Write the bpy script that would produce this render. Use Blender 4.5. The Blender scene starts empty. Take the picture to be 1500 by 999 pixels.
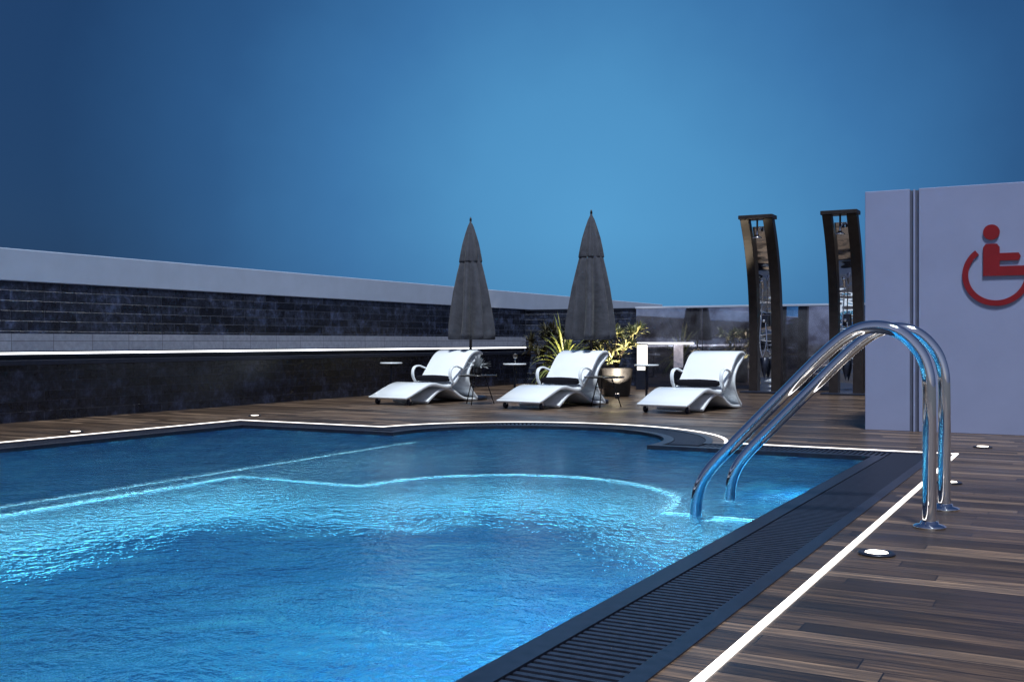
import bpy, bmesh, math, random
from mathutils import Vector, Matrix
random.seed(7)
S = bpy.context.scene
S.view_settings.view_transform = 'Standard'
S.view_settings.look = 'None'
S.view_settings.exposure = 0

# ------------------------------------------------------------------ node helpers
class NT:
    def __init__(s, mat):
        s.t = mat.node_tree
        s.n = s.t.nodes
        s.l = s.t.links
    def new(s, typ, **kw):
        n = s.n.new(typ)
        for k, v in kw.items():
            setattr(n, k, v)
        return n
    def link(s, a, b):
        s.l.new(a, b)
    def math(s, op, a, b=None, clamp=False):
        n = s.n.new('ShaderNodeMath'); n.operation = op; n.use_clamp = clamp
        for i, v in enumerate((a, b)):
            if v is None: continue
            if isinstance(v, (int, float)): n.inputs[i].default_value = v
            else: s.l.new(v, n.inputs[i])
        return n.outputs[0]
    def ramp(s, fac, stops):
        n = s.n.new('ShaderNodeValToRGB')
        e = n.color_ramp.elements
        while len(e) < len(stops): e.new(0.5)
        for i, (p, c) in enumerate(stops):
            e[i].position = p
            e[i].color = (c[0], c[1], c[2], 1)
        s.l.new(fac, n.inputs[0])
        return n.outputs[0]
    def mix(s, fac, a, b, blend='MIX'):
        n = s.n.new('ShaderNodeMix'); n.data_type = 'RGBA'; n.blend_type = blend
        for i, v in ((0, fac), (6, a), (7, b)):
            if isinstance(v, (int, float)): n.inputs[i].default_value = v
            elif isinstance(v, tuple): n.inputs[i].default_value = (v[0], v[1], v[2], 1)
            else: s.l.new(v, n.inputs[i])
        return n.outputs[2]

def newmat(name):
    m = bpy.data.materials.new(name); m.use_nodes = True
    b = m.node_tree.nodes['Principled BSDF']
    return m, NT(m), b

def noise(nt, vec, scale, detail=3, rough=0.5):
    n = nt.new('ShaderNodeTexNoise')
    n.inputs['Scale'].default_value = scale
    n.inputs['Detail'].default_value = detail
    n.inputs['Roughness'].default_value = rough
    if vec is not None: nt.link(vec, n.inputs['Vector'])
    return n.outputs['Fac']

def bump(nt, b, h, strength, dist):
    n = nt.new('ShaderNodeBump')
    n.inputs['Strength'].default_value = strength
    n.inputs['Distance'].default_value = dist
    nt.link(h, n.inputs['Height'])
    nt.link(n.outputs[0], b.inputs['Normal'])

def simple(name, col, rough=0.5, metal=0.0, nscale=12, var=0.12, bmp=0.0, coat=0.0, spec=0.5):
    m, nt, b = newmat(name)
    tc = nt.new('ShaderNodeTexCoord').outputs['Object']
    f = noise(nt, tc, nscale, 4, .6)
    c = nt.ramp(f, [(0.3, [x*(1-var) for x in col]), (0.7, [min(1, x*(1+var)) for x in col])])
    nt.link(c, b.inputs['Base Color'])
    b.inputs['Roughness'].default_value = rough
    b.inputs['Metallic'].default_value = metal
    b.inputs['Coat Weight'].default_value = coat
    b.inputs['Specular IOR Level'].default_value = spec
    if bmp: bump(nt, b, f, bmp, 0.01)
    return m

def emis(name, col, strength):
    m, nt, b = newmat(name)
    b.inputs['Base Color'].default_value = (0.8, 0.8, 0.8, 1)
    b.inputs['Emission Color'].default_value = (*col, 1)
    b.inputs['Emission Strength'].default_value = strength
    return m

def posxyz(nt):
    g = nt.new('ShaderNodeNewGeometry')
    s = nt.new('ShaderNodeSeparateXYZ'); nt.link(g.outputs['Position'], s.inputs[0])
    return g.outputs['Position'], s.outputs[0], s.outputs[1], s.outputs[2]

def comb(nt, x, y, z=0.0):
    c = nt.new('ShaderNodeCombineXYZ')
    for i, v in enumerate((x, y, z)):
        if isinstance(v, (int, float)): c.inputs[i].default_value = v
        else: nt.link(v, c.inputs[i])
    return c.outputs[0]

# ------------------------------------------------------------------ materials
def deck_mat():
    m, nt, b = newmat('wood_decking')
    P, X, Y, Z = posxyz(nt)
    W, L = 0.115, 1.25
    yr = nt.math('DIVIDE', Y, W)
    row = nt.math('FLOOR', yr)
    wn = nt.new('ShaderNodeTexWhiteNoise', noise_dimensions='1D'); nt.link(row, wn.inputs['W'])
    xs = nt.math('ADD', nt.math('DIVIDE', X, L), nt.math('MULTIPLY', wn.outputs[0], 7.3))
    pid = nt.math('FLOOR', xs)
    wn2 = nt.new('ShaderNodeTexWhiteNoise', noise_dimensions='2D'); nt.link(comb(nt, pid, row), wn2.inputs['Vector'])
    r = wn2.outputs[0]
    base = nt.ramp(r, [(0, (.028, .018, .012)), (.35, (.056, .036, .024)), (.7, (.094, .061, .041)), (1, (.19, .130, .090))])
    gv = comb(nt, nt.math('ADD', nt.math('MULTIPLY', X, 1.8), nt.math('MULTIPLY', r, 50)), nt.math('MULTIPLY', Y, 42), 0.0)
    g = noise(nt, gv, 1.0, 7, .75)
    gc = nt.ramp(g, [(.34, (.12, .12, .12)), (.5, (.9, .9, .9)), (.66, (2.5, 2.4, 2.25))])
    c = nt.mix(1.0, base, gc, 'MULTIPLY')
    fy = nt.math('FRACT', yr); fx = nt.math('FRACT', xs)
    e1 = nt.math('LESS_THAN', nt.math('ABSOLUTE', nt.math('SUBTRACT', fy, .5)), .475)
    e2 = nt.math('LESS_THAN', nt.math('ABSOLUTE', nt.math('SUBTRACT', fx, .5)), .498)
    e = nt.math('MULTIPLY', e1, e2)
    c2 = nt.mix(e, (.005, .004, .004), c)
    nt.link(c2, b.inputs['Base Color'])
    big = noise(nt, P, 1.3, 3)
    rr = nt.math('ADD', nt.math('MULTIPLY', g, .25), nt.math('MULTIPLY', big, .35))
    nt.link(nt.math('ADD', rr, .06), b.inputs['Roughness'])
    h = nt.math('ADD', nt.math('MULTIPLY', e, 1.0), nt.math('MULTIPLY', g, .25))
    bump(nt, b, h, .6, .003)
    return m

def brick_mat(name, axis):
    m, nt, b = newmat(name)
    P, X, Y, Z = posxyz(nt)
    v = comb(nt, Y if axis == 'Y' else X, Z)
    br = nt.new('ShaderNodeTexBrick'); br.offset = 0.5
    br.inputs['Scale'].default_value = 1
    br.inputs['Brick Width'].default_value = .48
    br.inputs['Row Height'].default_value = .125
    br.inputs['Mortar Size'].default_value = .006
    br.inputs['Mortar Smooth'].default_value = .2
    br.inputs['Color1'].default_value = (.010, .013, .024, 1)
    br.inputs['Color2'].default_value = (.032, .040, .066, 1)
    br.inputs['Mortar'].default_value = (.05, .06, .09, 1)
    nt.link(v, br.inputs['Vector'])
    n1 = noise(nt, P, 5.5, 6, .7)
    n2 = noise(nt, P, 19, 5, .7)
    k = nt.ramp(n1, [(.36, (.35, .35, .4)), (.52, (1, 1, 1.05)), (.62, (1.9, 2.0, 2.3)), (.72, (3.0, 3.2, 3.7))])
    c = nt.mix(1.0, br.outputs['Color'], k, 'MULTIPLY')
    k2 = nt.ramp(n2, [(.35, (.6, .6, .6)), (.65, (1.35, 1.35, 1.35))])
    c = nt.mix(1.0, c, k2, 'MULTIPLY')
    c = nt.mix(nt.math('MULTIPLY', br.outputs['Fac'], .5), c, (.04, .048, .07))
    nt.link(c, b.inputs['Base Color'])
    b.inputs['Roughness'].default_value = .27
    h = nt.math('ADD', nt.math('MULTIPLY', br.outputs['Fac'], -1.0), nt.math('MULTIPLY', n2, .5))
    bump(nt, b, h, .7, .005)
    return m

def band_mat():
    m, nt, b = newmat('pale_ledge_tile')
    P, X, Y, Z = posxyz(nt)
    br = nt.new('ShaderNodeTexBrick'); br.offset = 0.0
    br.inputs['Scale'].default_value = 1
    br.inputs['Brick Width'].default_value = .6
    br.inputs['Row Height'].default_value = .5
    br.inputs['Mortar Size'].default_value = .004
    br.inputs['Color1'].default_value = (.26, .29, .38, 1)
    br.inputs['Color2'].default_value = (.32, .35, .45, 1)
    br.inputs['Mortar'].default_value = (.10, .10, .13, 1)
    nt.link(comb(nt, Y, Z), br.inputs['Vector'])
    n = noise(nt, P, 14, 5, .7)
    k = nt.ramp(n, [(.3, (.75, .75, .75)), (.7, (1.15, 1.15, 1.15))])
    nt.link(nt.mix(1.0, br.outputs['Color'], k, 'MULTIPLY'), b.inputs['Base Color'])
    b.inputs['Roughness'].default_value = .5
    return m

def water_mat():
    m, nt, b = newmat('pool_water')
    nt.n.remove(b)
    P, X, Y, Z = posxyz(nt)
    wp = noise(nt, P, 1.1, 2)
    v1 = comb(nt, nt.math('ADD', X, nt.math('MULTIPLY', wp, .5)), nt.math('MULTIPLY', Y, 1.1), wp)
    a = noise(nt, v1, 6.5, 2, .5)
    rid = nt.math('ABSOLUTE', nt.math('SUBTRACT', nt.math('MULTIPLY', a, 2), 1))
    rid = nt.math('POWER', nt.math('SUBTRACT', 1, rid), 2.0)
    c = noise(nt, v1, 15, 3, .65)
    big = noise(nt, v1, 1.9, 2, .5)
    h = nt.math('ADD', nt.math('MULTIPLY', rid, .40), nt.math('MULTIPLY', c, 1.35))
    h = nt.math('ADD', h, nt.math('MULTIPLY', big, .6))
    bp = nt.new('ShaderNodeBump'); bp.inputs['Strength'].default_value = 1; bp.inputs['Distance'].default_value = .12
    nt.link(h, bp.inputs['Height'])
    g = nt.new('ShaderNodeBsdfGlass'); g.inputs['IOR'].default_value = 1.33; g.inputs['Roughness'].default_value = .078
    g.inputs['Color'].default_value = (.90, .97, 1, 1)
    nt.link(bp.outputs[0], g.inputs['Normal'])
    d = nt.new('ShaderNodeBsdfDiffuse'); d.inputs['Color'].default_value = (.02, .14, .34, 1)
    nt.link(bp.outputs[0], d.inputs['Normal'])
    mx = nt.new('ShaderNodeMixShader'); mx.inputs[0].default_value = .07
    nt.link(g.outputs[0], mx.inputs[1]); nt.link(d.outputs[0], mx.inputs[2])
    nt.link(mx.outputs[0], nt.n['Material Output'].inputs['Surface'])
    return m

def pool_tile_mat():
    m, nt, b = newmat('blue_mosaic_tile_glitter')
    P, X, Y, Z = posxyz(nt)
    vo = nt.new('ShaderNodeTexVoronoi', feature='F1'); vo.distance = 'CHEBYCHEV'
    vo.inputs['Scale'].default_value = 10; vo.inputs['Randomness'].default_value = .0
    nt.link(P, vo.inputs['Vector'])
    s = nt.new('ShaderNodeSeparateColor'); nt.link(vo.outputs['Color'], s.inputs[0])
    c = nt.ramp(s.outputs[0], [(0, (.004, .045, .16)), (.5, (.014, .14, .35)), (.8, (.05, .33, .56)), (1, (.28, .75, .88))])  # tile colours spread wide from dark to pale to imitate caustic glitter
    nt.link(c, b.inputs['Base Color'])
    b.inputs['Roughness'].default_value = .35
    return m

def polished_mat():
    m, nt, b = newmat('polished_stone_haze')
    P, X, Y, Z = posxyz(nt)
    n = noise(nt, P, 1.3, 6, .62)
    n = nt.math('ADD', n, nt.math('MULTIPLY', nt.math('SUBTRACT', Z, .95), .16))  # paler upward with noise blotches: reflected haze painted into the base colour
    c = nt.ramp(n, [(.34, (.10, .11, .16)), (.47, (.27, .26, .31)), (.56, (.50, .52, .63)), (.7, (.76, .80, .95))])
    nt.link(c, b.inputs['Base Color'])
    b.inputs['Metallic'].default_value = .9
    n2 = noise(nt, P, 5, 3)
    nt.link(nt.math('MULTIPLY', n2, .06), b.inputs['Roughness'])
    return m

def mirror_mat():
    m, nt, b = newmat('rippled_mirror')
    P, X, Y, Z = posxyz(nt)
    b.inputs['Base Color'].default_value = (.80, .82, .86, 1)
    b.inputs['Metallic'].default_value = 1
    b.inputs['Roughness'].default_value = .02
    n = noise(nt, comb(nt, nt.math('MULTIPLY', X, 1.5), Y, nt.math('MULTIPLY', Z, 6)), 1.0, 1)
    bump(nt, b, n, 1, .006)
    return m

def leaf_mat(name, a, c2):
    m, nt, b = newmat(name)
    tc = nt.new('ShaderNodeTexCoord').outputs['Object']
    f = noise(nt, tc, 9, 3)
    nt.link(nt.ramp(f, [(.35, a), (.65, c2)]), b.inputs['Base Color'])
    b.inputs['Roughness'].default_value = .45
    return m

def fabric_mat():
    m, nt, b = newmat('grey_canvas')
    tc = nt.new('ShaderNodeTexCoord').outputs['Object']
    f = noise(nt, tc, 6, 5, .7)
    w = noise(nt, tc, 160, 2)
    c = nt.ramp(f, [(.3, (.026, .030, .045)), (.7, (.055, .060, .082))])
    nt.link(c, b.inputs['Base Color'])
    b.inputs['Roughness'].default_value = .85
    b.inputs['Sheen Weight'].default_value = .1
    bump(nt, b, nt.math('ADD', f, nt.math('MULTIPLY', w, .12)), .8, .02)
    return m

M_deck = deck_mat()
M_brickY = brick_mat('slate_brick_long', 'Y')
M_brickX = brick_mat('slate_brick_cross', 'X')
M_band = band_mat()
M_water = water_mat()
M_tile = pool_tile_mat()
M_pol = polished_mat()
M_mirror = mirror_mat()
M_fabric = fabric_mat()
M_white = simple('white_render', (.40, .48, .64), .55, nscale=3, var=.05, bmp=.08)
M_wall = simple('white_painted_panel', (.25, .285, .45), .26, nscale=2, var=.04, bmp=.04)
M_shell = simple('white_gelcoat', (.82, .87, .92), .22, nscale=5, var=.02, coat=.5)
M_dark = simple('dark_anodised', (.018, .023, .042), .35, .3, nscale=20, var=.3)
M_slat = simple('dark_grate_slat', (.024, .030, .052), .4, .2, nscale=25, var=.35)
M_blk = simple('channel_black', (.003, .003, .004), .7, nscale=8)
M_frame = simple('bronze_frame', (.030, .024, .024), .38, .3, nscale=10, var=.25)
M_red = simple('red_enamel', (.20, .005, .010), .4, nscale=8, var=.08)
M_pillow = simple('charcoal_cushion', (.006, .006, .010), .8, nscale=40, var=.4, bmp=.5, spec=.12)
M_groove = simple('grey_groove', (.09, .10, .15), .4, nscale=8)
M_tabletop = simple('dark_table', (.03, .028, .03), .25, nscale=12, var=.3)
M_pot = simple('dark_pot', (.03, .03, .035), .5, nscale=15, var=.3)
M_soil = simple('soil', (.03, .022, .016), .9, nscale=40, var=.5, bmp=1)
M_leaf1 = leaf_mat('agave_leaf', (.07, .10, .025), (.24, .26, .07))
M_leaf2 = leaf_mat('shrub_leaf', (.12, .15, .06), (.48, .46, .24))
M_leaf3 = leaf_mat('dark_leaf', (.025, .03, .016), (.07, .06, .03))
M_ground = simple('far_ground', (.05, .05, .055), .9, nscale=.2, var=.3)
m, nt, b = newmat('chrome'); M_chrome = m
b.inputs['Base Color'].default_value = (.88, .90, .94, 1); b.inputs['Metallic'].default_value = 1
tc = nt.new('ShaderNodeTexCoord').outputs['Object']
nt.link(nt.math('ADD', nt.math('MULTIPLY', noise(nt, tc, 8, 3), .06), .02), b.inputs['Roughness'])
m, nt, b = newmat('clear_glass'); M_glass = m
b.inputs['Transmission Weight'].default_value = 1; b.inputs['Roughness'].default_value = .02; b.inputs['IOR'].default_value = 1.45
E_led = emis('led_warm_white', (1, .90, .80), 2.4)
E_ledfar = emis('led_white', (.95, .95, 1), 4)
E_wall = emis('led_wall_white', (.92, .95, 1), 3.5)
E_spot = emis('spot_lens', (1, .88, .74), 6)
E_pool = emis('led_aqua', (.35, .88, 1), 8)
E_pool2 = emis('led_aqua_strong', (.14, .75, 1), 10)
E_lamp = emis('lantern_white', (1, .93, .85), 1.6)

# ------------------------------------------------------------------ mesh helpers
def obj(name, verts, faces, mat, parent=None, smooth=False, bev=0.0, segs=2):
    me = bpy.data.meshes.new(name)
    me.from_pydata([tuple(v) for v in verts], [], faces)
    bm = bmesh.new(); bm.from_mesh(me)
    bmesh.ops.recalc_face_normals(bm, faces=bm.faces)
    bm.to_mesh(me); bm.free()
    if smooth:
        for p in me.polygons: p.use_smooth = True
    me.materials.append(mat)
    o = bpy.data.objects.new(name, me)
    S.collection.objects.link(o)
    if parent: o.parent = parent
    if bev:
        md = o.modifiers.new('bevel', 'BEVEL'); md.width = bev; md.segments = segs; md.limit_method = 'ANGLE'
    return o

def empty(name, loc=(0, 0, 0), rotz=0):
    e = bpy.data.objects.new(name, None); e.location = loc; e.rotation_euler = (0, 0, rotz)
    e.empty_display_size = .2
    S.collection.objects.link(e)
    return e

def boxdata(a, b, V, F):
    k = len(V)
    x0, y0, z0 = a; x1, y1, z1 = b
    V += [(x0, y0, z0), (x1, y0, z0), (x1, y1, z0), (x0, y1, z0), (x0, y0, z1), (x1, y0, z1), (x1, y1, z1), (x0, y1, z1)]
    F += [tuple(k+i for i in f) for f in ((0, 3, 2, 1), (4, 5, 6, 7), (0, 1, 5, 4), (1, 2, 6, 5), (2, 3, 7, 6), (3, 0, 4, 7))]

def box(name, a, b, mat, parent=None, bev=0.0):
    V, F = [], []
    boxdata(a, b, V, F)
    return obj(name, V, F, mat, parent, bev=bev)

def catmull(pts, n=8):
    P = [Vector(p) for p in pts]
    P = [P[0]*2-P[1]] + P + [P[-1]*2-P[-2]]
    out = []
    for i in range(1, len(P)-2):
        for j in range(n):
            t = j/n
            a, b_, c, d = P[i-1], P[i], P[i+1], P[i+2]
            out.append(.5*((2*b_)+(c-a)*t+(2*a-5*b_+4*c-d)*t*t+(3*b_-a-3*c+d)*t**3))
    out.append(P[-2])
    return out

def tube(name, pts, r, mat, parent=None, seg=12, n=8, spline=True):
    P = catmull(pts, n) if spline else [Vector(p) for p in pts]
    V, F = [], []
    up = None
    for i, p in enumerate(P):
        t = (P[min(i+1, len(P)-1)]-P[max(i-1, 0)]).normalized()
        if up is None:
            up = t.orthogonal().normalized()
        up = (up - t*up.dot(t)).normalized()
        s = t.cross(up)
        rr = r(i/(len(P)-1)) if callable(r) else r
        for k in range(seg):
            a = 2*math.pi*k/seg
            V.append(p+up*math.cos(a)*rr+s*math.sin(a)*rr)
        if i:
            for k in range(seg):
                F.append(((i-1)*seg+k, (i-1)*seg+(k+1) % seg, i*seg+(k+1) % seg, i*seg+k))
    F.append(tuple(range(seg))[::-1]); F.append(tuple((len(P)-1)*seg+k for k in range(seg)))
    return obj(name, V, F, mat, parent, smooth=True)

def lathe(name, prof, mat, parent=None, seg=32, center=(0, 0, 0), fn=None, smooth=True):
    V, F = [], []
    cx, cy, cz = center
    for i, (r, z) in enumerate(prof):
        for k in range(seg):
            a = 2*math.pi*k/seg
            rr = fn(r, z, a, i) if fn else r
            V.append((cx+rr*math.cos(a), cy+rr*math.sin(a), cz+z))
        if i:
            for k in range(seg):
                F.append(((i-1)*seg+k, (i-1)*seg+(k+1) % seg, i*seg+(k+1) % seg, i*seg+k))
    F.append(tuple(range(seg))[::-1]); F.append(tuple((len(prof)-1)*seg+k for k in range(seg)))
    return obj(name, V, F, mat, parent, smooth=smooth)

def band(name, prof, th, x0, x1, mat, parent=None, n=8, taper=None, bev=.008):
    """strip following a (y,z) profile, extruded across x0..x1 with thickness th (below)"""
    P = catmull([(0, p[0], p[1]) for p in prof], n)
    V, F = [], []
    N = len(P)
    for i, p in enumerate(P):
        t = (P[min(i+1, N-1)]-P[max(i-1, 0)]).normalized()
        nrm = Vector((0, -t.z, t.y))
        hh = th(i/(N-1)) if callable(th) else th
        q = p-nrm*hh
        w = taper(i/(N-1)) if taper else 1
        xc = (x0+x1)/2; hw = (x1-x0)/2*w
        V += [(xc-hw, p.y, p.z), (xc+hw, p.y, p.z), (xc+hw, q.y, q.z), (xc-hw, q.y, q.z)]
        if i:
            a = (i-1)*4; c = i*4
            for k in range(4):
                F.append((a+k, a+(k+1) % 4, c+(k+1) % 4, c+k))
    F.append((0, 1, 2, 3)); F.append(tuple((N-1)*4+k for k in (3, 2, 1, 0)))
    o = obj(name, V, F, mat, parent, smooth=True, bev=bev)
    for md in o.modifiers: md.angle_limit = math.radians(50)
    return o

# ------------------------------------------------------------------ pool layout
X0, X1, Y1, YN = -9.40, -1.00, 10.10, -3.0
CX, CY, R = -5.15, 9.65, 2.10
NA = 72
def outline(o, z):
    pts = [(X0+o, YN+o, z), (X0+o, Y1-o, z)]
    r = R-o; dy = (Y1-o)-CY
    a0 = math.pi-math.asin(dy/r); a1 = math.asin(dy/r)
    for i in range(NA+1):
        a = a0+(a1-a0)*i/NA
        pts.append((CX+r*math.cos(a), CY+r*math.sin(a), z))
    pts += [(X1-o, Y1-o, z), (X1-o, YN+o, z)]
    return pts
def ring(name, o1, o2, z1, z2, mat, parent, th=0.0):
    A = outline(o1, z1); B = outline(o2, z2); n = len(A)
    V = A+B
    F = [(i, (i+1) % n, n+(i+1) % n, n+i) for i in range(n)]
    if th:
        V += [(p[0], p[1], p[2]-th) for p in A]+[(p[0], p[1], p[2]-th) for p in B]
        F += [(i, 2*n+i, 2*n+(i+1) % n, (i+1) % n) for i in range(n)]
        F += [(n+i, n+(i+1) % n, 3*n+(i+1) % n, 3*n+i) for i in range(n)]
    return obj(name, V, F, mat, parent)

# deck sheet with hole
def sheet_hole(name, outer, hole, mat):
    bm = bmesh.new()
    for loop in (outer, hole):
        vs = [bm.verts.new(p) for p in loop]
        for i in range(len(vs)): bm.edges.new((vs[i], vs[(i+1) % len(vs)]))
    bmesh.ops.triangle_fill(bm, edges=bm.edges[:], use_beauty=True)
    for f in bm.faces:
        if f.normal.z < 0: f.normal_flip()
    me = bpy.data.meshes.new(name); bm.to_mesh(me); bm.free()
    me.materials.append(mat)
    o = bpy.data.objects.new(name, me); S.collection.objects.link(o)
    return o
sheet_hole('wooden_deck', [(-12.2, -7, 0), (8, -7, 0), (8, 31, 0), (-12.2, 31, 0)], outline(-.02, 0), M_deck)
obj('ground', [(-900, -900, -2.5), (900, -900, -2.5), (900, 900, -2.5), (-900, 900, -2.5)], [(0, 1, 2, 3)], M_ground)

pool = empty('swimming_pool')
ring('led_edge_strip', -.016, .016, .004, .004, E_led, pool, .004)
ring('led_seat', -.02, .02, -.012, -.012, M_dark, pool)
ring('deck_margin', .02, .13, 0, 0, M_deck, pool)
ring('gutter_outer_frame', .13, .20, .006, .006, M_dark, pool, .02)
ring('gutter_channel', .199, .521, -.12, -.12, M_blk, pool)
ring('gutter_wall_a', .1985, .1995, -.012, -.12, M_blk, pool)
ring('gutter_wall_b', .521, .522, -.012, -.12, M_blk, pool)
ring('coping', .52, .62, .006, .006, M_dark, pool, .045)
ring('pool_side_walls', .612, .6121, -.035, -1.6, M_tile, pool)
# slats
V, F = [], []
p, w = .046, .024
y = YN+.55
while y < Y1-.21:
    boxdata((X1-.515, y, -.018), (X1-.205, y+w, .001), V, F)
    boxdata((X0+.205, y, -.018), (X0+.515, y+w, .001), V, F)
    y += p
def clear(x):
    return all(math.hypot(x-CX, yy-CY) > R-.20 for yy in (Y1-.515, Y1-.205))
x = X0+.53
while x < X1-.55:
    if clear(x): boxdata((x, Y1-.515, -.018), (x+w, Y1-.205, .001), V, F)
    x += p
na = int(math.pi*(R-.36)/p)+8
for i in range(na):
    a = -.12+(math.pi+.24)*i/na
    ca, sa = math.cos(a), math.sin(a)
    yo = CY+(R-.205)*sa
    if yo < Y1-.36: continue
    k = len(V)
    for z in (-.018, .001):
        for rr, s in ((R-.515, -1), (R-.205, -1), (R-.205, 1), (R-.515, 1)):
            V.append((CX+rr*ca-sa*s*w/2, CY+rr*sa+ca*s*w/2, z))
    F += [tuple(k+j for j in f) for f in ((0, 3, 2, 1), (4, 5, 6, 7), (0, 1, 5, 4), (1, 2, 6, 5), (2, 3, 7, 6), (3, 0, 4, 7))]
for xx in (X1-.44, X1-.28, X0+.44, X0+.28):
    boxdata((xx-.006, YN+.55, -.04), (xx+.006, Y1-.22, -.019), V, F)
obj('overflow_grate', V, F, M_slat, pool)

# underwater floors
LX, LY = -6.0, 6.45
BX, BY, BR = -3.60, 6.50, 1.20
lip = [(LX, -2.4), (LX, LY), (BX-BR, LY)]
for i in range(33):
    a = math.pi-math.pi*i/32
    lip.append((BX+BR*math.cos(a), BY+BR*math.sin(a)))
lip += [(BX+BR, LY), (-1.6, LY)]
ZS, ZD = -.50, -1.45
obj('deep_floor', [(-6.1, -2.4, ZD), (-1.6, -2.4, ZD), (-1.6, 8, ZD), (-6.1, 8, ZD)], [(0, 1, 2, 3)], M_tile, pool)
n = len(lip)
V = [(a, b_, ZS) for a, b_ in lip]+[(a, b_, ZD) for a, b_ in lip]
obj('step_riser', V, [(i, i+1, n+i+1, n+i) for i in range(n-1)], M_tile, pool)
poly = [(a, b_, ZS) for a, b_ in lip[1:]]+[(-1.6, 11.4, ZS), (-6.3, 11.4, ZS), (-6.3, -2.4, ZS), (LX, -2.4, ZS)]
bm = bmesh.new(); vs = [bm.verts.new(q) for q in poly]
es = [bm.edges.new((vs[i], vs[(i+1) % len(vs)])) for i in range(len(vs))]
bmesh.ops.triangle_fill(bm, edges=es, use_beauty=True)
for f in bm.faces:
    if f.normal.z < 0: f.normal_flip()
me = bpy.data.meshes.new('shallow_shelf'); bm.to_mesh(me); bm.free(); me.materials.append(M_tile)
o = bpy.data.objects.new('shallow_shelf', me); S.collection.objects.link(o); o.parent = pool
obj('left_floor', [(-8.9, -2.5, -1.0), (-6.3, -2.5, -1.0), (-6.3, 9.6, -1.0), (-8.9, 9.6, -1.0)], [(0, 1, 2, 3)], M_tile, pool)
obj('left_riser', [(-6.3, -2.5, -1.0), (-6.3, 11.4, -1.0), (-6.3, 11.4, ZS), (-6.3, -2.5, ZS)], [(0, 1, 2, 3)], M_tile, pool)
def ledribbon(name, path, half, z, mat, vertical=0.0, off=0.0):
    V, F = [], []
    for i, q in enumerate(path):
        a = Vector(path[max(i-1, 0)]); c = Vector(path[min(i+1, len(path)-1)])
        t = (c-a).normalized(); u = Vector((-t.y, t.x)); nn = u*half
        if vertical:
            V += [(q[0]-u.x*off, q[1]-u.y*off, z), (q[0]-u.x*off, q[1]-u.y*off, z-vertical)]
        else:
            V += [(q[0]+nn.x, q[1]+nn.y, z), (q[0]-nn.x, q[1]-nn.y, z)]
        if i: F.append((2*i-2, 2*i-1, 2*i+1, 2*i))
    obj(name, V, F, mat, pool)
ledribbon('underwater_led_lip', lip, .014, ZS+.012, E_pool)
ledribbon('underwater_led_riser', lip, 0, ZS-.03, E_pool2, .03, .012)
ledribbon('underwater_led_divider', [(-6.28, -2.3), (-6.28, 9.4)], .012, ZS+.012, E_pool)
wo = outline(.615, 0)
obj('pool_water', [(q[0], q[1], -.03) for q in wo], [tuple(range(len(wo)))], M_water, None)

# underwater lamps: round wall fixtures on the near/right side
def pool_lamp(x, y, z, nx, ny, power, size=.35):
    e = empty('underwater_lamp', (x, y, z), math.atan2(ny, nx))
    o = lathe('lamp_body', [(.0, .0), (.13, .0), (.13, .02), (.10, .035), (.0, .035)], M_chrome, e, 24)
    o.rotation_euler = (0, math.radians(90), 0)
    o = lathe('lamp_lens', [(.0, .036), (.09, .036), (.08, .045), (0, .05)], E_pool, e, 24)
    o.rotation_euler = (0, math.radians(90), 0)
    ld = bpy.data.lights.new('lamp_light', 'AREA'); ld.shape = 'DISK'; ld.size = size; ld.energy = power; ld.color = (.18, .84, 1)
    lo = bpy.data.objects.new('lamp_light', ld); S.collection.objects.link(lo); lo.parent = e
    lo.location = (.07, 0, 0); lo.rotation_euler = (0, math.radians(-90+48), 0)
pool_lamp(-1.64, 4.4, -.5, -1, 0, 150)
pool_lamp(-1.64, 7.6, -.3, -1, 0, 18)
pool_lamp(-8.77, 3.0, -.5, 1, 0, 18)

# ------------------------------------------------------------------ ladder rails
lad = empty('pool_ladder')
prof = [(-.734, 0), (-.734, .35), (-.734, .70), (-.745, .84), (-.79, .95), (-.885, 1.045), (-1.01, 1.078), (-1.14, 1.045), (-1.30, .915),
        (-1.50, .712), (-1.707, .50), (-1.90, .30), (-1.985, .19), (-2.028, .08), (-2.038, -.06), (-2.038, -.5), (-2.038, -1.1)]
for i, yy in enumerate((6.05, 6.74)):
    tube('handrail_%d' % (i+1), [(a, yy, z) for a, z in prof], .036, M_chrome, lad, 24, 8)
    lathe('flange_%d' % (i+1), [(0, .001), (.085, .001), (.085, .010), (.07, .018), (.048, .022), (.046, .034), (0, .034)], M_chrome, lad, 32, (-.734, yy, 0))
for k, z in enumerate((-.3, -.6, -.9)):
    box('tread_%d' % (k+1), (-2.09, 6.07, z), (-1.98, 6.72, z+.03), M_chrome, lad, .008)

# ------------------------------------------------------------------ deck spot lights
for (x, y) in ((-.86, 5.17), (-.84, 8.0), (-.845, 10.83), (-.85, 2.3), (-9.72, 7.88), (-9.72, 10.72), (-9.72, 5.05)):
    e = empty('recessed_deck_light', (x, y, 0))
    lathe('trim_ring', [(0, .001), (.085, .001), (.085, .008), (.078, .012), (.056, .012), (.056, .006), (0, .006)], M_dark, e, 32)
    lathe('lens', [(0, .007), (.053, .007), (.050, .012), (0, .014)], E_spot, e, 32)

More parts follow.
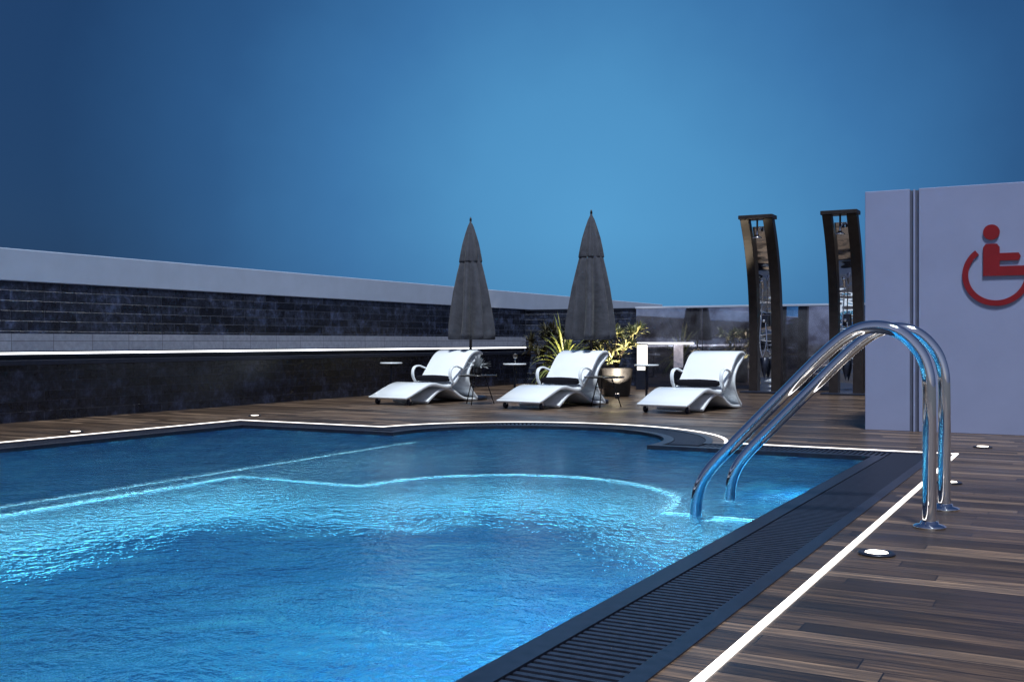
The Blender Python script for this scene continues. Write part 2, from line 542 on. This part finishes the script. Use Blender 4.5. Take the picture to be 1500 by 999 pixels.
# ------------------------------------------------------------------ left wall
WX = -11.53
lw = empty('perimeter_wall')
box('brick_lower', (WX-.25, -7, -.2), (WX, 21.9, .70), M_brickY, lw)
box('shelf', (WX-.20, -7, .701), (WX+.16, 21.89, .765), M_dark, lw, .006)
box('recess_shade', (WX-.24, -7, .766), (WX-.03, 21.89, .815), M_dark, lw)  # dark box standing in for the shade inside the recess
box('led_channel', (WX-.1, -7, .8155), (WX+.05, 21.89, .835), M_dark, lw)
box('led_strip', (WX-.1, -7, .8355), (WX+.03, 21.88, .860), E_wall, lw)
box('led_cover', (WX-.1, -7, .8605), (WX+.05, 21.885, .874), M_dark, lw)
box('pale_band', (WX-.24, -7, .875), (WX+.02, 21.89, 1.09), M_band, lw)
box('brick_upper', (WX-.25, -7, 1.091), (WX, 21.9, 1.733), M_brickY, lw)
pw = empty('white_parapet')
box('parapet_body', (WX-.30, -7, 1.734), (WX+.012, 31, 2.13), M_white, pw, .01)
box('parapet_lower', (WX-.30, 22.2, -.2), (WX-.002, 31, 1.733), M_white, pw)
fw = empty('brick_wall')
box('brick_body', (WX+.001, 21.9, -.2), (-8.63, 22.15, 1.70), M_brickX, fw)
box('capstone', (WX+.013, 21.88, 1.701), (-8.61, 22.17, 1.733), M_dark, fw)

# polished screen wall behind showers
sw = empty('polished_stone_screen')
x = -8.60
i = 0
while x < 3.5:
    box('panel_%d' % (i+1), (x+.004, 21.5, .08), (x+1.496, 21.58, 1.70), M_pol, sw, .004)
    x += 1.5; i += 1
box('plinth', (-8.6, 21.48, -.1), (3.4, 21.6, .079), M_dark, sw)
box('cap', (-8.61, 21.47, 1.701), (3.4, 21.61, 1.745), M_white, sw, .005)
box('light_line', (-8.55, 21.44, .93), (-7.3, 21.48, .965), E_ledfar, sw)
ln = empty('lantern', (-8.02, 20.4, 0))
box('base', (-.10, -.10, 0), (.10, .10, .40), M_dark, ln, .004)
box('glow', (-.085, -.085, .401), (.085, .085, .92), E_lamp, ln, .01)
box('lid', (-.10, -.10, .921), (.10, .10, .95), M_dark, ln, .004)

# ------------------------------------------------------------------ white building with sign
wb = empty('white_changing_block')
YW = 12.36
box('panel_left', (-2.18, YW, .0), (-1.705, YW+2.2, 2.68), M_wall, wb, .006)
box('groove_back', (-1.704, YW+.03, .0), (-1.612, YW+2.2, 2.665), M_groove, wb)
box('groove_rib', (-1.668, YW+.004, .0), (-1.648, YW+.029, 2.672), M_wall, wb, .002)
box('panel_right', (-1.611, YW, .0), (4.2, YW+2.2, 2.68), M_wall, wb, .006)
sg = empty('wheelchair_sign', (0, YW, 0))
def sx(px): return -.865+(px-1455)/148
def sz(py): return 1+(499-py)/137
def plate(name, pts, parent, y0=-.018, y1=-.002):
    n = len(pts)
    V = [(a, y0, c) for a, c in pts]+[(a, y1, c) for a, c in pts]
    F = [tuple(range(n)), tuple(range(2*n-1, n-1, -1))]+[(i, (i+1) % n, n+(i+1) % n, n+i) for i in range(n)]
    return obj(name, V, F, M_red, parent)
def disc(px, py, r, n=32): return [(sx(px)+r*math.cos(2*math.pi*i/n), sz(py)+r*math.sin(2*math.pi*i/n)) for i in range(n)]
plate('head', disc(1453, 340, .082), sg)
plate('body', [(sx(a), sz(c)) for a, c in ((1441, 362), (1445, 357), (1461, 357), (1465, 362), (1465, 371), (1492, 371), (1495, 376), (1492, 382), (1465, 382), (1465, 390), (1504, 390), (1511, 394), (1524, 430), (1532, 427), (1535, 435), (1517, 443), (1501, 404), (1441, 404))], sg)
cxs, czs = sx(1460), sz(402)
ro, ri = .335, .275
arc = [math.radians(128+(a/48)*(352-128)) for a in range(49)]
rp = [(cxs+ro*math.cos(a), czs+ro*math.sin(a)) for a in arc]+[(cxs+ri*math.cos(a), czs+ri*math.sin(a)) for a in reversed(arc)]
n = 49
V = []
for yy in (-.017, -.003):
    V += [(a, yy, c) for a, c in rp]
F = []
N2 = len(rp)
for i in range(n-1):
    F.append((i, i+1, N2-2-i, N2-1-i)); F.append((N2+i, N2+N2-1-i, N2+N2-2-i, N2+i+1))
for i in range(N2): F.append((i, N2+i, N2+(i+1) % N2, (i+1) % N2))
obj('wheel', V, F, M_red, sg)

# ------------------------------------------------------------------ showers
def shower(x, y):
    e = empty('outdoor_shower', (x, y, 0))
    H = 3.30
    spine = [(0, 0), (.02, .5), (.03, 1.1), (-.01, 1.7), (-.13, 2.3), (-.34, 2.85), (-.60, H)]
    for nm, a, c in (('post_left', -.31, -.145), ('post_right', .125, .31)):
        P = catmull([(0, q[0], q[1]) for q in spine], 6)
        V, F = [], []
        for i, q in enumerate(P):
            V += [(a, q.y-.09, q.z), (c, q.y-.09, q.z), (c, q.y+.09, q.z), (a, q.y+.09, q.z)]
            if i:
                for k in range(4): F.append(((i-1)*4+k, (i-1)*4+(k+1) % 4, i*4+(k+1) % 4, i*4+k))
        F.append((0, 1, 2, 3)); L = (len(P)-1)*4; F.append((L, L+1, L+2, L+3))
        obj(nm, V, F, M_frame, e, bev=.006)
    P = catmull([(0, q[0], q[1]) for q in spine], 8)
    V, F = [], []
    for i, q in enumerate(P):
        V += [(-.144, q.y*.75+.03, q.z*.965), (.124, q.y*.75+.03, q.z*.965)]
        if i: F.append((2*i-2, 2*i-1, 2*i+1, 2*i))
    obj('mirror_panel', V, F, M_mirror, e, smooth=True)
    box('top_cap', (-.325, -.76, H+.001), (.325, -.40, H+.075), M_frame, e, .008)
    lathe('shower_rose', [(0, 0), (.085, 0), (.09, .015), (.05, .04), (.02, .08), (.018, .36), (0, .36)], M_chrome, e, 24, (0, -.60, 2.94))
    tube('hose', [(.03, -.12, 1.35), (.07, -.2, 1.0), (.0, -.22, .7), (-.06, -.2, 1.0), (-.03, -.16, 1.6), (0, -.2, 2.0)], .012, M_chrome, e, 8)
    tube('hand_spray', [(0, -.2, 2.0), (0, -.24, 2.12), (0, -.3, 2.16)], lambda t: .016+.02*t, M_chrome, e, 12)
    box('valve_plate', (-.06, -.10, 1.28), (.06, .02, 1.50), M_dark, e, .006)
    lathe('tap_knob', [(0, 0), (.03, 0), (.032, .05), (0, .055)], M_chrome, e, 20, (0, -.14, 1.36))
    lathe('soap_cone', [(0, 0), (.05, .18), (.085, .42), (0, .44)], M_dark, e, 20, (0, -.10, .25))
    box('foot_plate', (-.40, -.42, .001), (.40, .20, .03), M_dark, e, .005)
shower(-5.46, 20.4)
shower(-3.93, 20.4)

# ------------------------------------------------------------------ umbrellas
def umbrella(x, y, H=3.02, ph=0):
    e = empty('closed_umbrella', (x, y, 0))
    def pleat(r, z, a, i):
        t = max(0, min(1, (2.9-z)/1.7))
        k = .5+.5*math.cos(8*(a+ph)+.5*math.sin(3*z))
        k2 = .5+.5*math.cos(5*a+ph*3+z*1.3)
        k3 = .5+.5*math.cos(16*(a+ph)+z*.9)
        return r*(1-(.12+.38*t)*k**1.5-.08*t*k2-.09*t*k3)
    prof = [(.42, 1.02), (.45, 1.03), (.445, 1.12), (.42, 1.30), (.375, 1.55), (.32, 1.85), (.25, 2.15), (.19, 2.38), (.155, 2.47), (.10, 2.48)]
    lathe('canopy', [(.02, 1.10), (.2, 1.05)]+prof, M_fabric, e, 160, fn=pleat)
    prof = [(.12, 2.36), (.205, 2.34), (.21, 2.36), (.185, 2.50), (.150, 2.66), (.10, 2.82), (.055, 2.95), (.02, H), (.012, H+.07)]
    lathe('top_vent', prof, M_fabric, e, 128, fn=lambda r, z, a, i: r*(1-(.26 if z < 2.8 else .1)*(.5+.5*math.cos(8*(a+ph)))))
    tube('pole', [(0, 0, .05), (0, 0, 2.4)], .024, M_frame, e, 16, spline=False)
    lathe('finial', [(0, 0), (.02, 0), (.018, .03), (.008, .06), (0, .065)], M_frame, e, 16, (0, 0, H+.03))
    lathe('base', [(0, .001), (.28, .001), (.28, .05), (.24, .07), (.05, .08), (.04, .2), (0, .2)], M_dark, e, 40)
umbrella(-9.22, 15.5, ph=.2)
umbrella(-6.99, 15.55, ph=.9)

# ------------------------------------------------------------------ lounge chairs
def lounge(x, y, rot):
    e = empty('sun_lounger', (x, y, 0), rot)
    w = .385
    top = [(0, .13), (.12, .165), (.32, .24), (.55, .315), (.72, .335), (.90, .305), (1.08, .285), (1.22, .335), (1.36, .46),
           (1.50, .625), (1.64, .765), (1.78, .835), (1.93, .845), (2.03, .79)]
    band('shell', top, lambda t: .035+.02*math.sin(math.pi*t), -w, w, M_shell, e, 8, bev=.012)
    back = [(2.0, .77), (1.90, .69), (1.77, .60), (1.67, .48), (1.66, .34), (1.74, .20), (1.90, .06)]
    band('rear_support', back, .045, -w+.01, w-.01, M_shell, e, 8, bev=.010)
    arch = [(.55, .05), (.68, .13), (.84, .215), (1.04, .255), (1.24, .21), (1.42, .12), (1.60, .065), (1.92, .05)]
    band('arch_base', arch, .045, -w+.02, w-.02, M_shell, e, 8, bev=.010)
    for s in (-1, 1):
        a, b2 = (w-.02, w+.035) if s > 0 else (-w-.035, -w+.02)
        arm = [(1.17, .30), (1.10, .40), (1.09, .50), (1.14, .575), (1.25, .60), (1.36, .575), (1.44, .55)]
        band('armrest_%d' % (1 if s < 0 else 2), arm, .024, a, b2, M_shell, e, 8, bev=.008)
        o = lathe('wheel_%d' % (1 if s < 0 else 2), [(0, -.02), (.045, -.02), (.05, -.012), (.05, .012), (.045, .02), (0, .02)], M_dark, e, 24)
        o.location = (s*(w-.06), .16, .051); o.rotation_euler = (0, math.radians(90), 0)
        box('wheel_fork_%d' % (1 if s < 0 else 2), (s*(w-.06)-.028, .145, .06), (s*(w-.06)+.028, .175, .145), M_chrome, e, .004)
    V, F = [], []
    seg, N = 20, 24
    for i in range(N+1):
        t = i/N; xx = -w+.03+(2*w-.06)*t
        rr = .054*min(1, (1-abs(2*t-1)**10))**.5 if 0 < t < 1 else .01
        for k in range(seg):
            a = 2*math.pi*k/seg
            V.append((xx, 1.15+rr*1.25*math.cos(a), .385+rr*math.sin(a)*(1+.06*math.sin(9*t+2*a))))
        if i:
            for k in range(seg): F.append(((i-1)*seg+k, (i-1)*seg+(k+1) % seg, i*seg+(k+1) % seg, i*seg+k))
    F.append(tuple(range(seg))); F.append(tuple(N*seg+k for k in range(seg)))
    obj('bolster', V, F, M_pillow, e, smooth=True)
lounge(-9.55, 13.50, math.radians(-6))
lounge(-7.27, 13.55, math.radians(-7))
lounge(-5.12, 13.72, math.radians(-7))

# ------------------------------------------------------------------ tables
def leafclump(name, parent, base, nleaf, L, wid, mat, rnd, spread=1.0, droop=.5, seg=6, up=.4):
    V, F = [], []
    for i in range(nleaf):
        az = rnd.uniform(0, 2*math.pi); el = math.radians(rnd.uniform(90-80*spread, 88))
        l = L*rnd.uniform(.65, 1.1); wd = wid*rnd.uniform(.7, 1.2)
        d = Vector((math.cos(az)*math.cos(el), math.sin(az)*math.cos(el), math.sin(el)))
        side = Vector((-math.sin(az), math.cos(az), 0))
        pt = Vector(base)+Vector((math.cos(az), math.sin(az), 0))*.02
        k0 = len(V)
        for s in range(seg+1):
            t = s/seg
            ww = wd*(math.sin(math.pi*min(1, .12+t*.88))**.8 if t < 1 else 0)*(1-t*.3)+.001
            V += [pt+side*ww, pt+Vector((0, 0, -ww*.35)), pt-side*ww]
            if s:
                a = k0+(s-1)*3; c = k0+s*3
                F += [(a, a+1, c+1, c), (a+1, a+2, c+2, c+1)]
            pt = pt+d*(l/seg)
            d = (d+Vector((0, 0, -droop/seg*(1+t)))).normalized()
    return obj(name, V, F, mat, parent, smooth=True)

def dark_table(x, y, plant=False):
    e = empty('round_side_table', (x, y, 0), .4)
    lathe('top', [(0, .44), (.30, .44), (.31, .45), (.31, .458), (.305, .463), (0, .463)], M_tabletop, e, 48)
    for k in range(3):
        a = k*2*math.pi/3+.3
        tube('leg_%d' % (k+1), [(.12*math.cos(a), .12*math.sin(a), .44), (.27*math.cos(a), .27*math.sin(a), 0)], .009, M_tabletop, e, 8, spline=False)
        tube('stretcher_%d' % (k+1), [(.16*math.cos(a), .16*math.sin(a), .30), (0, 0, .27)], .005, M_tabletop, e, 6, spline=False)
    if plant:
        v = empty('potted_flower', (x, y, .464))
        lathe('vase', [(0, 0), (.045, 0), (.065, .05), (.06, .11), (.05, .13), (.045, .12), (0, .10)], M_pot, v, 24)
        leafclump('leaves', v, (0, 0, .11), 46, .22, .026, leaf_mat('silver_leaf', (.20, .23, .24), (.60, .62, .66)), random.Random(4), 1, .6)
dark_table(-8.47, 14.45, True)
dark_table(-6.42, 14.75)

def small_table(x, y, glass=True):
    e = empty('pedestal_table', (x, y, 0))
    lathe('top', [(0, .60), (.185, .60), (.195, .61), (.195, .622), (.19, .628), (0, .628)], M_shell, e, 40)
    tube('stem', [(0, 0, .01), (0, 0, .60)], .02, M_dark, e, 14, spline=False)
    lathe('foot', [(0, .001), (.16, .001), (.16, .012), (.03, .025), (0, .025)], M_dark, e, 32)
    if glass:
        g = empty('wine_glass', (x+.03, y-.04, .629))
        lathe('bowl', [(0, 0), (.035, .001), (.033, .004), (.005, .01), (.005, .07), (.03, .09), (.04, .13), (.034, .175), (.032, .175), (.037, .13), (.027, .093), (0, .078)], M_glass, g, 24)
small_table(-10.62, 15.15, False)
small_table(-8.31, 15.4)
small_table(-6.12, 15.75, False)

# ------------------------------------------------------------------ plants
def planter(name, x, y, mat, kind, seed, hgt=.5, scale=1):
    rnd = random.Random(seed)
    e = empty(name, (x, y, 0))
    prof = [(0, .0), (.20, .0), (.23, .02), (.29, hgt), (.30, hgt+.02), (.27, hgt+.02), (.265, hgt-.04), (0, hgt-.04)]
    lathe('pot', prof, M_pot, e, 32)
    lathe('soil', [(0, hgt-.035), (.26, hgt-.035), (.2, hgt-.02), (0, hgt-.01)], M_soil, e, 24)
    if kind == 'agave':
        leafclump('blades', e, (0, 0, hgt), 46, .70*scale, .028, mat, rnd, 1, 1.5, 8)
        leafclump('blades_inner', e, (0, 0, hgt+.05), 30, .85*scale, .024, mat, rnd, .7, 1.0, 8)
    else:
        for k in range(18):
            a = rnd.uniform(0, 6.28); r = rnd.uniform(.05, .38)*scale; z = hgt+rnd.uniform(.12, .62)*scale
            q = (r*math.cos(a), r*math.sin(a), z)
            tube('twig_%d' % (k+1), [(0, 0, hgt-.03), (q[0]*.4, q[1]*.4, hgt+(z-hgt)*.6), q], lambda t: .010*(1-.6*t), M_soil, e, 6, 4)
            leafclump('leaf_cluster_%d' % (k+1), e, q, 26, .19*scale, .026, mat, rnd, 1.4, .5, 4)
planter('agave_plant', -8.75, 18.2, M_leaf1, 'agave', 3, .45, 1.2)
planter('variegated_shrub', -7.45, 17.7, M_leaf2, 'shrub', 5, .50, 1.15)
planter('dark_shrub', -9.75, 19.6, M_leaf3, 'shrub', 9, .5, 1.2)
planter('dark_shrub', -9.1, 20.6, M_leaf3, 'shrub', 12, .5, 1.1)
def uplight(x, y, tx, ty, tz, power):
    e = empty('garden_spotlight', (x, y, 0))
    lathe('housing', [(0, .001), (.04, .001), (.045, .08), (.035, .085), (0, .08)], M_dark, e, 20)
    lathe('lens', [(0, .082), (.033, .086), (0, .09)], E_spot, e, 20)
    ld = bpy.data.lights.new('lamp', 'SPOT'); ld.energy = power; ld.color = (1, .84, .60); ld.spot_size = math.radians(80); ld.shadow_soft_size = .04
    lo = bpy.data.objects.new('lamp', ld); S.collection.objects.link(lo); lo.parent = e; lo.location = (0, 0, .12)
    lo.rotation_euler = (Vector((tx-x, ty-y, tz-.12))).to_track_quat('-Z', 'Y').to_euler()
uplight(-8.45, 17.5, -8.75, 18.2, 1.1, 190)
uplight(-7.15, 17.0, -7.45, 17.7, 1.2, 260)

# ------------------------------------------------------------------ world
w = bpy.data.worlds.new('World'); S.world = w; w.use_nodes = True
nt = NT(w)
bg = nt.n['Background']
tc = nt.new('ShaderNodeTexCoord').outputs['Generated']
nrm = nt.new('ShaderNodeVectorMath', operation='NORMALIZE'); nt.link(tc, nrm.inputs[0])
dot = nt.new('ShaderNodeVectorMath', operation='DOT_PRODUCT'); nt.link(nrm.outputs[0], dot.inputs[0])
g = Vector((-.40, .915, .11)).normalized(); dot.inputs[1].default_value = g
ang = nt.math('DIVIDE', nt.math('ARCCOSINE', dot.outputs['Value']), math.pi)
cl = noise(nt, nrm.outputs[0], 2.5, 5, .6)
ang = nt.math('ADD', ang, nt.math('MULTIPLY', nt.math('SUBTRACT', cl, .5), .045))
col = nt.ramp(ang, [(0, (.086, .325, .61)), (.04, (.070, .27, .53)), (.078, (.040, .165, .38)), (.115, (.020, .085, .225)), (.155, (.010, .042, .125)), (.4, (.03, .05, .12)), (.7, (.12, .15, .25)), (1, (.26, .29, .42))])
sep = nt.new('ShaderNodeSeparateXYZ'); nt.link(nrm.outputs[0], sep.inputs[0])
hz = nt.ramp(sep.outputs[2], [(0, (.80, .82, .86)), (.10, (1, 1, 1)), (1, (1, 1, 1))])
col = nt.mix(1.0, col, hz, 'MULTIPLY')
sky = nt.new('ShaderNodeTexSky', sky_type='NISHITA'); sky.sun_disc = False
sky.sun_elevation = math.radians(4); sky.sun_rotation = math.radians(150)
skc = nt.mix(1.0, sky.outputs[0], (.003, .005, .009), 'MULTIPLY')
col = nt.mix(1.0, col, skc, 'ADD')
nt.link(col, bg.inputs['Color']); bg.inputs['Strength'].default_value = 1.0

sd = bpy.data.lights.new('sun', 'SUN'); sd.energy = 4.4; sd.angle = math.radians(9); sd.color = (.90, .96, 1)
sd.cycles.use_multiple_importance_sampling = False
so = bpy.data.objects.new('sun', sd); S.collection.objects.link(so)
so.rotation_euler = Vector((-.20, .34, -.91)).to_track_quat('-Z', 'Y').to_euler()

cam = bpy.data.cameras.new('camera'); co = bpy.data.objects.new('camera', cam); S.collection.objects.link(co)
cam.lens = 37.1; cam.sensor_width = 36; cam.clip_end = 3000; cam.clip_start = .05
co.location = (0, 0, 1.0); co.rotation_euler = (math.radians(90), 0, math.radians(28.5))
S.camera = co
